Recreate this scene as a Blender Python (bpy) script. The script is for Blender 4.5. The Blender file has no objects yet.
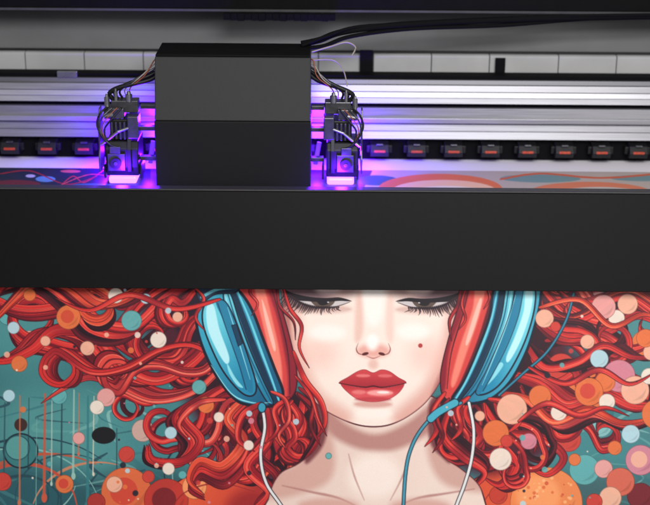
import bpy, bmesh, math, random
import numpy as np
from mathutils import Vector, Matrix
random.seed(7); rng = np.random.default_rng(7)
SC = bpy.context.scene
COL = SC.collection
TH = math.radians(20); D = 3.5; K0 = 0.0025
CT, ST = math.cos(TH), math.sin(TH)
CAM = Vector((0, -D*CT, D*ST))

def on_plane(px, py, Y):
    b = (252.5-py)*K0/D
    d = (Y+D*CT)/(CT+b*ST)
    return Vector(((px-325)*K0*d/D, Y, D*ST-d*ST+d*b*CT))
def zat(py, Y): return on_plane(325, py, Y).z
def xat(px, py, Y): return on_plane(px, py, Y).x

# ------------------------------------------------------------------ materials
def lin(c):
    c = np.asarray(c, dtype=np.float64)/255.0
    return np.where(c <= 0.04045, c/12.92, ((c+0.055)/1.055)**2.4)
def mat(name, rgb, rough=0.5, metal=0.0, var=0.12, scale=30.0, stretch=(1, 1, 1), bump=0.0, spec=0.5, emit=None, estr=0):
    m = bpy.data.materials.new(name); m.use_nodes = True
    nt = m.node_tree; b = nt.nodes['Principled BSDF']
    c = tuple(rgb)
    b.inputs['Roughness'].default_value = rough; b.inputs['Metallic'].default_value = metal
    b.inputs['Specular IOR Level'].default_value = spec
    tc = nt.nodes.new('ShaderNodeTexCoord'); mp = nt.nodes.new('ShaderNodeMapping')
    mp.inputs['Scale'].default_value = stretch
    nz = nt.nodes.new('ShaderNodeTexNoise'); nz.inputs['Scale'].default_value = scale; nz.inputs['Detail'].default_value = 5
    nt.links.new(tc.outputs['Object'], mp.inputs[0]); nt.links.new(mp.outputs[0], nz.inputs['Vector'])
    rp = nt.nodes.new('ShaderNodeValToRGB')
    rp.color_ramp.elements[0].position = 0.3; rp.color_ramp.elements[1].position = 0.7
    rp.color_ramp.elements[0].color = tuple(x*(1-var) for x in c)+(1,)
    rp.color_ramp.elements[1].color = tuple(min(1, x*(1+var)) for x in c)+(1,)
    nt.links.new(nz.outputs['Fac'], rp.inputs[0]); nt.links.new(rp.outputs[0], b.inputs['Base Color'])
    mr = nt.nodes.new('ShaderNodeMapRange')
    mr.inputs['To Min'].default_value = max(0.02, rough-0.07); mr.inputs['To Max'].default_value = min(1, rough+0.07)
    nt.links.new(nz.outputs['Fac'], mr.inputs[0]); nt.links.new(mr.outputs[0], b.inputs['Roughness'])
    if bump:
        bp = nt.nodes.new('ShaderNodeBump'); bp.inputs['Strength'].default_value = bump; bp.inputs['Distance'].default_value = 0.001
        nt.links.new(nz.outputs['Fac'], bp.inputs['Height']); nt.links.new(bp.outputs[0], b.inputs['Normal'])
    if emit:
        b.inputs['Emission Color'].default_value = tuple(emit)+(1,); b.inputs['Emission Strength'].default_value = estr
    return m
M = {}
M['bar'] = mat('satin_black_paint', (.0054, .0049, .0056), .5, var=.05, scale=300, bump=.02, spec=.10)
M['bar_glint_cap'] = mat('glint_catching_black', (.035, .033, .037), .40, var=.05, scale=100, spec=.8)  # lifted black so the added cap shows violet lamp light
M['black'] = mat('black_plastic', (.009, .009, .010), .45, var=.25, scale=80, spec=.3)
M['hood'] = mat('hood_black', (.005, .005, .0055), .6, var=.1, spec=.05)
M['void'] = mat('dark_recess', (.004, .004, .005), .8, spec=.08)
M['cover'] = mat('charcoal_coat_lit', (.036, .036, .037), .6, var=.08, scale=500, bump=.15, spec=.15)  # lighter copy of the coat: light on the tilted face is in the colour
M['cover_shaded'] = mat('charcoal_coat_shaded', (.013, .013, .0135), .6, var=.08, scale=500, bump=.15, spec=.10)  # same coat darkened: shade of the upright lower face is in the colour
M['shaded_lid'] = mat('lid_painted_shade', (.005, .005, .005), .7, var=.1, spec=.08)  # top plate darkened: shade under the hood is put into the colour
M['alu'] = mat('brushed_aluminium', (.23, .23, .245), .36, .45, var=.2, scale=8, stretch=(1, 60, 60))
M['alu_lit'] = mat('aluminium_lit_band', (.36, .36, .38), .34, .4, var=.16, scale=8, stretch=(1, 60, 60))  # lighter copy of the rail metal: bright reflected bands put into the colour
M['alu_dark'] = mat('aluminium_dark_tone', (.11, .11, .12), .4, .5, var=.1, scale=8, stretch=(1, 60, 60))  # darker copy of the metal: the dim rail band is in the colour
M['steel'] = mat('steel', (.30, .30, .32), .3, .9, var=.1)
M['gun'] = mat('gunmetal', (.085, .085, .095), .35, .7, var=.2, scale=60)
M['grey'] = mat('grey_painted_panel', (.15, .15, .155), .6, var=.18, scale=3)
M['white'] = mat('white_plastic_strip', (.37, .37, .37), .5, var=.10, scale=8)
M['red'] = mat('orange_red_lens', (.40, .05, .022), .35, var=.3, scale=200, emit=(1, .12, .04), estr=.05)
M['uv'] = mat('uv_lamp_glass', (.2, .12, .6), .3, emit=(.20, .065, 1.0), estr=6.5)
M['uvdim'] = mat('added_violet_glow', (.2, .05, .8), .3, emit=(.10, .02, 1.0), estr=1.4)  # emission for the added glow between lamp and housing
M['wire_w'] = mat('pale_wire', (.30, .26, .22), .5)
M['wire_o'] = mat('rust_wire', (.25, .06, .02), .5)
M['hood_edge'] = mat('hood_edge_grey', (.05, .05, .05), .4, var=.1)
M['deck'] = mat('platen_metal', (.3, .3, .31), .45, .5)

# ------------------------------------------------------------------ mesh helper
class MB:
    def __init__(s): s.v = []; s.f = []
    def prism(s, prof, x0, x1):
        n = len(prof); o = len(s.v)
        s.v += [(x0, y, z) for y, z in prof]+[(x1, y, z) for y, z in prof]
        for i in range(n):
            j = (i+1) % n; s.f.append((o+i, o+j, o+n+j, o+n+i))
        s.f.append(tuple(o+i for i in range(n))[::-1]); s.f.append(tuple(o+n+i for i in range(n)))
        return s
    def box(s, x0, x1, y0, y1, z0, z1):
        return s.prism([(y0, z0), (y0, z1), (y1, z1), (y1, z0)], x0, x1)
    def tube(s, pts, r, n=10):
        pts = [Vector(p) for p in pts]; o = len(s.v); rings = []
        for i, p in enumerate(pts):
            t = (pts[min(i+1, len(pts)-1)]-pts[max(i-1, 0)]).normalized()
            a = Vector((0, 0, 1)) if abs(t.z) < .9 else Vector((1, 0, 0))
            u = t.cross(a).normalized(); w = t.cross(u)
            rr = r[i] if isinstance(r, (list, tuple)) else r
            rings.append([len(s.v)+k for k in range(n)])
            for k in range(n):
                q = p+u*math.cos(2*math.pi*k/n)*rr+w*math.sin(2*math.pi*k/n)*rr
                s.v.append(tuple(q))
        for a, b in zip(rings, rings[1:]):
            for k in range(n): s.f.append((a[k], a[(k+1) % n], b[(k+1) % n], b[k]))
        s.f.append(tuple(rings[0][::-1])); s.f.append(tuple(rings[-1]))
        return s
    def build(s, name, m, parent=None, bevel=0.0, smooth=False):
        me = bpy.data.meshes.new(name); me.from_pydata(s.v, [], s.f)
        bm = bmesh.new(); bm.from_mesh(me); bmesh.ops.recalc_face_normals(bm, faces=bm.faces)
        if bevel:
            ed = [e for e in bm.edges if len(e.link_faces) == 2 and e.calc_face_angle(0) > .3]
            bmesh.ops.bevel(bm, geom=ed, offset=bevel, segments=2, profile=.5, affect='EDGES', clamp_overlap=True)
        bm.to_mesh(me); bm.free()
        if smooth:
            for p in me.polygons: p.use_smooth = True
        me.materials.append(m)
        o = bpy.data.objects.new(name, me); COL.objects.link(o)
        if parent:
            o.parent = parent; o.matrix_parent_inverse = Matrix.Translation(-parent.location)
        return o
def empty(name, loc, label, cat, group=None):
    o = bpy.data.objects.new(name, None); COL.objects.link(o); o.location = loc
    o['label'] = label; o['category'] = cat
    if group: o['group'] = group
    return o
def cat(pts, n=10, closed=False):
    P = np.array(pts, float); N = len(P); out = []
    rngi = range(N) if closed else range(N-1)
    for i in rngi:
        if closed: p0, p1, p2, p3 = P[(i-1) % N], P[i], P[(i+1) % N], P[(i+2) % N]
        else: p0, p1, p2, p3 = P[max(i-1, 0)], P[i], P[i+1], P[min(i+2, N-1)]
        for k in range(n):
            t = k/n
            out.append(.5*((2*p1)+(p2-p0)*t+(2*p0-5*p1+4*p2-p3)*t*t+(3*p1-p0-3*p2+p3)*t**3))
    if not closed: out.append(P[-1])
    return np.array(out)

# ------------------------------------------------------------------ the printed artwork (drawn into vertex colours of the sheet)
class Art:
    def __init__(s, x0, y0, x1, y1, S, base):
        s.x0, s.y0, s.S = x0, y0, S
        s.W = int((x1-x0)*S); s.H = int((y1-y0)*S)
        s.img = np.empty((s.H, s.W, 3), np.float32); s.img[:] = base
        s.xs = x0+(np.arange(s.W)+.5)/S; s.ys = y0+(np.arange(s.H)+.5)/S
        s.aa = 1.2/S
    def win(s, a, b, c, d):
        i0 = max(0, int((a-s.x0)*s.S)); i1 = min(s.W, int((c-s.x0)*s.S)+2)
        j0 = max(0, int((b-s.y0)*s.S)); j1 = min(s.H, int((d-s.y0)*s.S)+2)
        if i1 <= i0 or j1 <= j0: return None
        return (slice(j0, j1), slice(i0, i1)), s.xs[None, i0:i1], s.ys[j0:j1, None]
    def put(s, sl, cov, col, X=None, Y=None, clip=None):
        if clip is not None: cov = cov*clip[sl]
        c = col(X, Y) if callable(col) else np.asarray(col, np.float32)
        s.img[sl] += (c-s.img[sl])*cov[..., None]
    def sdf(s, P, X, Y):
        h, w = Y.shape[0], X.shape[1]
        d = np.full((h, w), 1e9); ins = np.zeros((h, w), bool); N = len(P)
        for i in range(N):
            ax, ay = P[i]; bx, by = P[(i+1) % N]; ex, ey = bx-ax, by-ay
            L = ex*ex+ey*ey
            if L < 1e-9: continue
            px = X-ax; py = Y-ay
            t = np.clip((px*ex+py*ey)/L, 0, 1)
            d = np.minimum(d, (px-ex*t)**2+(py-ey*t)**2)
            if ay != by: ins ^= ((ay > Y) != (by > Y)) & (X < ex*(Y-ay)/ey+ax)
        return np.where(ins, -1, 1)*np.sqrt(d)
    def poly(s, pts, col, soft=None, alpha=1, smooth=True, line=None, lw=1.2, clip=None):
        P = cat(pts, 6, True) if smooth else np.array(pts, float)
        so = soft or s.aa; e = so+2
        w = s.win(P[:, 0].min()-e, P[:, 1].min()-e, P[:, 0].max()+e, P[:, 1].max()+e)
        if not w: return
        sl, X, Y = w; sd = s.sdf(P, X, Y)
        t = np.clip(.5-sd/so, 0, 1)
        if soft: t = t*t*(3-2*t)
        s.put(sl, t*alpha, col, X, Y, clip)
        if line is not None: s.put(sl, np.clip(.5-(np.abs(sd)-lw/2)/s.aa, 0, 1), line, X, Y, clip)
    def mask(s, pts):
        P = cat(pts, 6, True); m = np.zeros((s.H, s.W), np.float32)
        w = s.win(P[:, 0].min()-2, P[:, 1].min()-2, P[:, 0].max()+2, P[:, 1].max()+2)
        sl, X, Y = w; m[sl] = np.clip(.5-s.sdf(P, X, Y)/s.aa, 0, 1); return m
    def ell(s, cx, cy, rx, ry=None, col=(0, 0, 0), soft=None, alpha=1, line=None, lw=1, rot=0, fill=True, clip=None):
        ry = ry or rx; R = max(rx, ry)+(soft or 1)+lw
        w = s.win(cx-R, cy-R, cx+R, cy+R)
        if not w: return
        sl, X, Y = w; c, n = math.cos(rot), math.sin(rot)
        u = ((X-cx)*c+(Y-cy)*n)/rx; v = (-(X-cx)*n+(Y-cy)*c)/ry
        q = np.sqrt(u*u+v*v)+1e-6
        g = np.sqrt((u/rx)**2+(v/ry)**2)/q+1e-6
        sd = (q-1)/g
        so = soft or s.aa
        if fill:
            t = np.clip(.5-sd/so, 0, 1)
            if soft: t = t*t*(3-2*t)
            s.put(sl, t*alpha, col, X, Y, clip)
        if line is not None: s.put(sl, np.clip(.5-(np.abs(sd)-lw/2)/s.aa, 0, 1)*alpha, line, X, Y, clip)
    def field(s, P, r):
        R = max(r)+2
        w = s.win(P[:, 0].min()-R, P[:, 1].min()-R, P[:, 0].max()+R, P[:, 1].max()+R)
        if not w: return None
        sl, X, Y = w; h, wd = Y.shape[0], X.shape[1]
        best = np.full((h, wd), 1e9, np.float32); bu = np.zeros((h, wd), np.float32); bo = np.zeros((h, wd), np.float32)
        L = np.concatenate([[0], np.cumsum(np.hypot(*np.diff(P, axis=0).T))]); L /= L[-1]+1e-9
        x0 = X[0, 0]; y0 = Y[0, 0]
        for i in range(len(P)-1):
            ax, ay = P[i]; bx, by = P[i+1]; rr = max(r[i], r[i+1])+2
            i0 = max(0, int((min(ax, bx)-rr-x0)*s.S)); i1 = min(wd, int((max(ax, bx)+rr-x0)*s.S)+2)
            j0 = max(0, int((min(ay, by)-rr-y0)*s.S)); j1 = min(h, int((max(ay, by)+rr-y0)*s.S)+2)
            if i1 <= i0 or j1 <= j0: continue
            ex, ey = bx-ax, by-ay; q = ex*ex+ey*ey+1e-9
            px = X[:, i0:i1]-ax; py = Y[j0:j1]-ay
            t = np.clip((px*ex+py*ey)/q, 0, 1); ra = r[i]+(r[i+1]-r[i])*t
            dist = np.hypot(px-ex*t, py-ey*t); m = dist-ra
            b = best[j0:j1, i0:i1]; up = m < b
            b[up] = m[up]
            bu[j0:j1, i0:i1][up] = (L[i]+(L[i+1]-L[i])*t)[up]
            bo[j0:j1, i0:i1][up] = (np.sign(ex*py-ey*px)*dist/(ra+1e-6))[up]
        return sl, X, Y, best, bu, bo
    def stroke(s, pts, w, col, alpha=1, taper=(1, 1), smooth=True, clip=None, line=None, lw=.8, soft=None):
        P = cat(pts, 8) if smooth and len(pts) > 2 else np.array(pts, float)
        u = np.linspace(0, 1, len(P)); r = w/2*(taper[0]+(taper[1]-taper[0])*u)
        if len(taper) == 3: r = w/2*np.where(u < .5, taper[0]+(taper[1]-taper[0])*u*2, taper[1]+(taper[2]-taper[1])*(u*2-1))
        F = s.field(P, r)
        if not F: return
        sl, X, Y, best, _, _ = F
        if line is not None: s.put(sl, np.clip(.5-(best-lw)/s.aa, 0, 1)*alpha, line, X, Y, clip)
        s.put(sl, np.clip(.5-best/(soft or s.aa), 0, 1)*alpha, col, X, Y, clip)
    def lock(s, pts, w, pal, clip=None, line=(44, 8, 22), lw=.5, tip=.05, root=.5):
        """a flat ribbon of hair: flat mid tone, one lit band, a shadow side, inner hair lines, thin ink outline"""
        P = cat(pts, 8); u = np.linspace(0, 1, len(P))
        r = w/2*(root*(1-u)**2+tip*u**2+np.sin(np.pi*u)**.7*.9)
        r = np.maximum(r, .45)
        F = s.field(P, r)
        if not F: return
        sl, X, Y, best, bu, bo = F
        ph2 = random.uniform(0, 6); o1 = random.uniform(-.5, .0); o2 = random.uniform(.15, .55); fl = random.choice((-1, 1))
        bo = bo*fl
        dk, md, lt = [np.array(c, np.float32) for c in pal]
        hu = random.uniform(.2, .75)
        tl = np.clip(1.3-np.abs(bo-o1-.15*np.sin(bu*6+ph2))*4.5, 0, 1)*np.clip(1.3-abs(bu-hu)*3.4, 0, 1)
        side = np.clip((bo-o2-.3*np.sin(bu*7+ph2))*6, 0, 1)
        c = md+(lt-md)*(tl*.8)[..., None]; c = c+(dk-c)*(side*.8)[..., None]
        n = max(2, int(w/2.2))
        for q in range(n):
            of = -1+2*(q+.5+random.uniform(-.3, .3))/n
            hl = np.clip(1.0-np.abs(bo-of-.1*np.sin(bu*5+q))*w*.95, 0, 1)*np.clip(np.sin(bu*(4+q)+ph2+q*2.3)*1.6+.6, 0, 1)
            tgt = dk*.6 if q % 3 else lt
            c = c+(tgt-c)*(hl*.75)[..., None]
        sh = np.clip(np.sin(bu*8+ph2)*2-1.1, 0, 1)
        c = c+(dk-c)*(sh*.7)[..., None]
        ln = np.clip(.5+(best+lw)/s.aa, 0, 1)
        c = c+(np.array(line, np.float32)-c)*(ln*.9)[..., None]
        s.put(sl, np.clip(.5-best/s.aa, 0, 1), c, clip=clip)
def G(c0, c1, p0, p1):
    c0 = np.array(c0, np.float32); c1 = np.array(c1, np.float32)
    ex, ey = p1[0]-p0[0], p1[1]-p0[1]; q = ex*ex+ey*ey
    def f(X, Y):
        t = np.clip(((X-p0[0])*ex+(Y-p0[1])*ey)/q, 0, 1)
        return c0+(c1-c0)*t[..., None]
    return f
def loop(O, C, r, d, turns=5.2, sag=0.0):
    """a path from O that runs into a curl round C"""
    ox, oy = O; cx, cy = C
    L = math.hypot(cx-ox, cy-oy); psi = math.atan2(oy-cy, ox-cx); phi = psi+d*math.pi/2
    e = (cx+r*math.cos(phi), cy+r*math.sin(phi))
    nx, ny = -(e[1]-oy)/L, (e[0]-ox)/L
    pts = [O]
    for t in (.2, .4, .6, .8):
        q = sag*math.sin(t*2*math.pi)
        pts.append((ox+(e[0]-ox)*t+nx*q, oy+(e[1]-oy)*t+ny*q))
    n = int(turns/.55)
    for k in range(n+1):
        rr = r*(1-.5*(k/n)**1.5); a = phi+d*k*.55
        pts.append((cx+rr*math.cos(a), cy+rr*math.sin(a)))
    return pts
RED = ((126, 16, 34), (210, 46, 44), (244, 104, 84))
DRED = ((66, 10, 26), (144, 22, 36), (200, 54, 50))
BLK = ((28, 8, 22), (66, 12, 28), (116, 24, 36))
ORG = ((154, 34, 32), (226, 76, 52), (250, 138, 98))
PNK = ((138, 26, 40), (222, 70, 60), (248, 144, 120))
NAVY = (18, 22, 40)

def draw_front():
    a = Art(-100, 272, 750, 540, 1.8, (58, 118, 122))
    R = random.Random(11)
    # teal ground with clouds of tone
    for x, y, rx, ry, c, al in [(60, 440, 100, 50, (84, 150, 148), .8), (180, 440, 60, 50, (66, 130, 134), .8), (130, 340, 90, 40, (48, 104, 114), .8),
                                (205, 305, 40, 40, (26, 38, 58), .9), (620, 450, 90, 50, (66, 134, 138), .8), (560, 350, 60, 50, (44, 86, 96), .8),
                                (20, 500, 80, 36, (34, 78, 88), .8), (150, 500, 60, 30, (36, 72, 78), .8), (600, 500, 80, 30, (60, 84, 88), .7),
                                (-60, 400, 60, 120, (60, 110, 112), .6), (710, 400, 60, 120, (80, 110, 116), .6), (30, 330, 60, 40, (78, 144, 144), .8), (640, 340, 40, 40, (80, 140, 142), .7)]:
        a.ell(x, y, rx, ry, c, soft=min(rx, ry)*1.2, alpha=al)
    for k in range(100):
        x = R.uniform(-90, 240) if k % 2 else R.uniform(520, 740); y = R.uniform(385, 530)
        a.stroke([(x, y), (x+R.uniform(-30, 30), y+R.uniform(4, 16)), (x+R.uniform(-50, 50), y+R.uniform(10, 34))], R.uniform(1, 5),
                 R.choice([(40, 92, 102), (104, 168, 162), (30, 62, 76), (76, 142, 144), (140, 188, 180), (46, 108, 118)]), R.uniform(.35, .8), (.3, 1, .2))
    def arc(cx, cy, rx, ry, a0, a1, w, c, al=.95):
        a.stroke([(cx+rx*math.cos(a0+(a1-a0)*k/9), cy+ry*math.sin(a0+(a1-a0)*k/9)) for k in range(10)], w, c, al, (.3, 1, .3))
    for cx, cy, r, a0, a1, w, c in [(34, 530, 90, 3.3, 5.4, 2.4, (30, 64, 76)), (20, 520, 70, 3.6, 6.0, 2, (130, 182, 172)), (50, 540, 84, 3.4, 5.2, 4, (186, 84, 60)), (0, 500, 50, 4.0, 6.8, 2, (30, 64, 76)), (70, 500, 44, 2.8, 5.4, 1.8, (34, 74, 84)), (30, 480, 40, 0.2, 2.4, 2, (150, 192, 180)), (100, 520, 56, 3.4, 5.0, 3, (206, 130, 96)), (24, 512, 46, 3.2, 6.2, 4, (196, 74, 54)), (24, 512, 34, 3.2, 6.2, 3, (34, 70, 80))]: arc(cx, cy, r*1.2, r, a0, a1, w, c)
    arc(196, 476, 30, 34, 2.6, 5.6, 2.4, (26, 52, 64)); arc(196, 476, 22, 26, 2.4, 5.9, 1.8, (128, 178, 170))
    a.ell(22, 453, 17, 17, (56, 120, 122), line=(20, 42, 54), lw=1.6); a.ell(19, 450, 12, 12, (86, 152, 148), line=(34, 80, 88), lw=1); a.ell(22, 427, 6.5, 6.5, (62, 40, 36))
    for x, y0, y1, w, c in [(21, 398, 505, 2, (196, 108, 76)), (30, 400, 470, 1.2, (34, 62, 72)), (46, 396, 500, 3.2, (200, 86, 62)), (53, 400, 486, 1.4, (176, 196, 180)),
                            (63, 396, 520, 2.2, (34, 72, 82)), (75, 392, 478, 2.4, (150, 188, 176)), (80, 395, 456, 1.3, (212, 104, 74)), (89, 398, 508, 3.2, (50, 120, 126)),
                            (95, 398, 476, 1.3, (214, 206, 184)), (6, 405, 490, 2, (42, 82, 90)), (118, 430, 496, 1.4, (36, 66, 76)), (38, 420, 520, 1, (120, 170, 160)), (-20, 400, 520, 2, (190, 100, 80)), (-50, 400, 530, 2, (50, 90, 100))]:
        a.stroke([(x, y0), (x+R.uniform(-1, 1), y1)], w, c, .88, (.6, 1)); a.ell(x, y1, w*.9, w*1.5, c)
    PE = (240, 178, 150); PK = (232, 158, 152); LB = (180, 212, 220); LI = (212, 130, 146); OR = (228, 114, 62); CR = (238, 220, 204); RD = (206, 62, 52); TE = (96, 170, 170); MR = (120, 30, 40); DT = (40, 84, 92)
    def disc(x, y, r, c, inner=None):
        a.ell(x, y, r, r, c, alpha=.96, line=tuple(v*.62 for v in c), lw=.5)
        if r > 6: a.poly([(x-r*.2, y+r*.78), (x+r*.55, y+r*.55), (x+r*.8, y-r*.1), (x+r*.55, y+r*.25), (x+r*.15, y+r*.6)], tuple(v*.85 for v in c), alpha=.75)
        if inner: a.ell(x-r*.1, y-r*.05, r*.55, r*.55, inner, alpha=.85)
    # shoulders : layered orange shapes
    a.poly([(150, 545), (160, 506), (184, 480), (220, 470), (262, 480), (287, 498), (294, 545)], G((236, 100, 56), (178, 40, 40), (180, 476), (286, 524)), line=(72, 18, 26))
    disc(128, 494, 25, (226, 104, 60), (206, 64, 48)); disc(168, 502, 22, (190, 52, 44), (112, 26, 34)); disc(196, 488, 12, (246, 152, 96)); disc(116, 486, 8, PE); disc(150, 478, 6, RD); disc(98, 504, 9, (176, 50, 44))
    a.poly([(462, 545), (464, 505), (474, 480), (505, 467), (530, 470), (556, 486), (566, 510), (570, 545)], G((214, 74, 46), (240, 116, 66), (470, 480), (566, 510)), line=(72, 18, 26))
    disc(548, 502, 36, (240, 134, 76)); a.ell(540, 494, 22, 20, (248, 160, 102), soft=10, alpha=.8)
    for k in range(60):
        t = R.uniform(0, 6.28); q = R.uniform(8, 33); a.ell(548+q*math.cos(t), 502+q*math.sin(t), R.uniform(.6, 2), None, R.choice([(212, 92, 52), (252, 186, 130), (196, 70, 46)]), alpha=.7)
    a.stroke([(166, 520), (186, 494), (220, 484), (256, 492)], 1.6, (140, 34, 36), .8, (.3, 1, .3)); a.stroke([(478, 520), (490, 494), (512, 480), (530, 478)], 1.6, (150, 40, 38), .8, (.3, 1, .3)); disc(500, 494, 9, (196, 60, 46)); a.ell(254, 512, 26, 22, (140, 26, 34), soft=18, alpha=.7)
    # hair masses in shadow
    a.poly([(140, 276), (222, 268), (214, 330), (232, 385), (260, 404), (300, 398), (322, 432), (316, 462), (292, 478), (262, 484), (236, 466), (212, 444), (192, 412), (178, 380), (160, 352), (144, 320)], (76, 12, 30), alpha=.88, soft=22)
    a.poly([(536, 270), (590, 274), (606, 290), (600, 316), (576, 330), (570, 350), (600, 368), (616, 392), (590, 416), (556, 446), (526, 464), (490, 474), (455, 462), (434, 440), (438, 404), (490, 396), (524, 352)], (80, 12, 30), alpha=.88, soft=18)
    a.poly([(292, 392), (316, 404), (326, 430), (318, 456), (300, 468), (280, 474), (262, 450), (268, 410)], (36, 8, 22), alpha=.9, soft=8)
    a.poly([(434, 400), (456, 396), (490, 400), (496, 424), (482, 452), (462, 462), (440, 448), (430, 424)], (36, 8, 22), alpha=.9, soft=8)
    a.poly([(205, 372), (226, 384), (246, 404), (240, 430), (214, 430), (196, 404)], (40, 10, 26), alpha=.85, soft=8); a.poly([(178, 282), (206, 284), (204, 310), (206, 340), (190, 344), (172, 320)], (30, 16, 36), alpha=.9, soft=8); a.poly([(530, 330), (546, 326), (552, 360), (530, 392), (508, 392)], (40, 10, 26), alpha=.85, soft=8)
    def wave(x0, y0, x1, y1, amp, nw, ph):
        n = int(nw*4)+3; o = []
        L = math.hypot(x1-x0, y1-y0); nx, ny = -(y1-y0)/L, (x1-x0)/L
        for i in range(n):
            t = i/(n-1); q = amp*math.sin(ph+t*nw*2*math.pi)*(.4+.8*t)
            o.append((x0+(x1-x0)*t+nx*q, y0+(y1-y0)*t+ny*q))
        return o
    def bundle(P, w, pal, fine=2):
        th = R.uniform(0, 6.28); ux, uy = math.cos(th), math.sin(th)
        for i in range(fine):
            f = (i/(fine-1)-.5) if fine > 1 else 0
            if i == 0 and fine > 1: p = R.choice([BLK, DRED]); ww = .65
            else: p = pal if R.random() < .75 else R.choice([RED, ORG, RED]); ww = R.uniform(.55, .85)
            n = len(P); q = []
            for j, (x, y) in enumerate(P):
                k = f*w*.95*(.35+.9*math.sin(math.pi*min(1, j/(n-1)*1.05)))
                q.append((x+ux*k+R.uniform(-.4, .4), y+uy*k+R.uniform(-.4, .4)))
            a.lock(q, w*ww, p)
    # back locks, dark
    for k in range(11):
        y = R.uniform(282, 370); x0 = R.uniform(165, 215)
        a.lock(wave(x0, y, x0-R.uniform(50, 120), y+R.uniform(-30, 40), R.uniform(10, 19), R.uniform(.7, 1.2), R.uniform(0, 6)), R.uniform(6, 10), R.choice([DRED, BLK, DRED, RED]))
    for k in range(12):
        y = R.uniform(280, 410); x0 = R.uniform(530, 570)
        a.lock(wave(x0, y, x0+R.uniform(50, 100), y+R.uniform(-22, 24), R.uniform(10, 18), R.uniform(.7, 1.2), R.uniform(0, 6)), R.uniform(6, 10), R.choice([DRED, BLK, DRED, RED]))
    for k in range(15):
        x0 = R.uniform(215, 312); y0 = R.uniform(390, 408)
        a.lock(wave(x0, y0, x0+R.uniform(-36, 14), y0+R.uniform(40, 76), R.uniform(8, 14), R.uniform(.8, 1.3), R.uniform(0, 6)), R.uniform(5, 9), R.choice([DRED, DRED, RED, BLK]))
    for k in range(14):
        x0 = R.uniform(440, 520); y0 = R.uniform(392, 410)
        a.lock(wave(x0, y0, x0+R.uniform(-10, 44), y0+R.uniform(36, 64), R.uniform(8, 13), R.uniform(.8, 1.3), R.uniform(0, 6)), R.uniform(5, 9), R.choice([DRED, DRED, RED, BLK]))
    # discs behind the hair
    for q in [(8, 318, 9, TE), (600, 307, 17, PK), (640, 298, 9, RD), (586, 388, 23, OR), (562, 366, 14, RD), (646, 342, 14, OR), (690, 360, 17, PK), (-20, 350, 14, OR), (570, 438, 12, RD), (586, 468, 15, TE), (602, 424, 11, (130, 186, 184)), (144, 432, 11, (206, 164, 152)), (642, 494, 13, MR), (60, 398, 8, TE), (30, 340, 7, PE)]: disc(*q)
    # main sweeping locks and curls
    Lk = [([(226, 280), (192, 284), (160, 306), (128, 334), (92, 330), (70, 304), (40, 284), (4, 290), (-20, 312), (-50, 306)], 15, RED),
          ([(216, 330), (190, 362), (150, 382), (112, 366), (84, 338), (48, 334), (24, 354), (-6, 364), (-40, 348)], 15, RED),
          ([(226, 364), (198, 390), (160, 398), (124, 384), (96, 376), (68, 388), (44, 404)], 11, PNK),
          ([(150, 284), (120, 302), (92, 306), (66, 288), (38, 282), (12, 304), (-12, 330)], 11, ORG),
          ([(232, 384), (204, 400), (178, 420), (194, 444), (180, 464), (152, 462), (148, 446)], 12, RED),
          ([(252, 398), (230, 424), (246, 450), (226, 476), (202, 470), (192, 486), (206, 498)], 14, RED),
          ([(268, 402), (272, 434), (254, 460), (276, 486), (256, 512), (262, 540)], 13, DRED),
          ([(286, 398), (304, 424), (292, 454), (312, 470), (300, 492), (282, 496)], 12, RED),
          ([(298, 394), (316, 412), (322, 436), (308, 460), (296, 470)], 8, DRED)]
    Ll = [((216, 292), (36, 322), 25, 1, 13, RED, 20), ((196, 284), (100, 310), 18, -1, 11, ORG, 12), ((214, 318), (150, 340), 20, 1, 12, RED, 8), ((228, 366), (66, 372), 18, -1, 11, RED, 18), ((222, 350), (116, 372), 17, 1, 11, PNK, -14),
          ((212, 302), (-24, 318), 24, -1, 13, RED, 20), ((236, 390), (166, 430), 17, 1, 11, RED, 9), ((244, 398), (206, 452), 19, -1, 12, PNK, 9), ((262, 404), (246, 466), 16, 1, 11, RED, 7),
          ((292, 402), (298, 448), 13, -1, 9, RED, 6), ((230, 382), (132, 408), 13, -1, 8, ORG, 12), ((206, 296), (176, 314), 15, -1, 9, RED, 5), ((276, 404), (276, 476), 13, 1, 9, ORG, 7), ((218, 340), (188, 374), 13, -1, 9, RED, 5)]
    Rk = [([(540, 282), (570, 308), (604, 320), (636, 304), (670, 316), (710, 306)], 15, RED),
          ([(534, 316), (562, 336), (596, 336), (626, 350), (662, 338), (700, 346)], 11, RED),
          ([(528, 342), (552, 366), (586, 360), (612, 344), (640, 356), (680, 352)], 12, RED),
          ([(516, 374), (546, 382), (576, 402), (612, 390), (644, 404), (690, 396)], 14, RED),
          ([(502, 394), (532, 402), (560, 424), (594, 412), (626, 424), (660, 416)], 11, PNK),
          ([(482, 400), (502, 426), (536, 430), (560, 450), (546, 470), (526, 462)], 12, RED),
          ([(466, 402), (472, 430), (502, 446), (522, 468), (506, 486), (488, 478)], 12, RED),
          ([(452, 404), (446, 430), (466, 450), (488, 468), (472, 488)], 10, DRED),
          ([(444, 404), (426, 424), (428, 446), (450, 462), (470, 462)], 8, DRED)]
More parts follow.
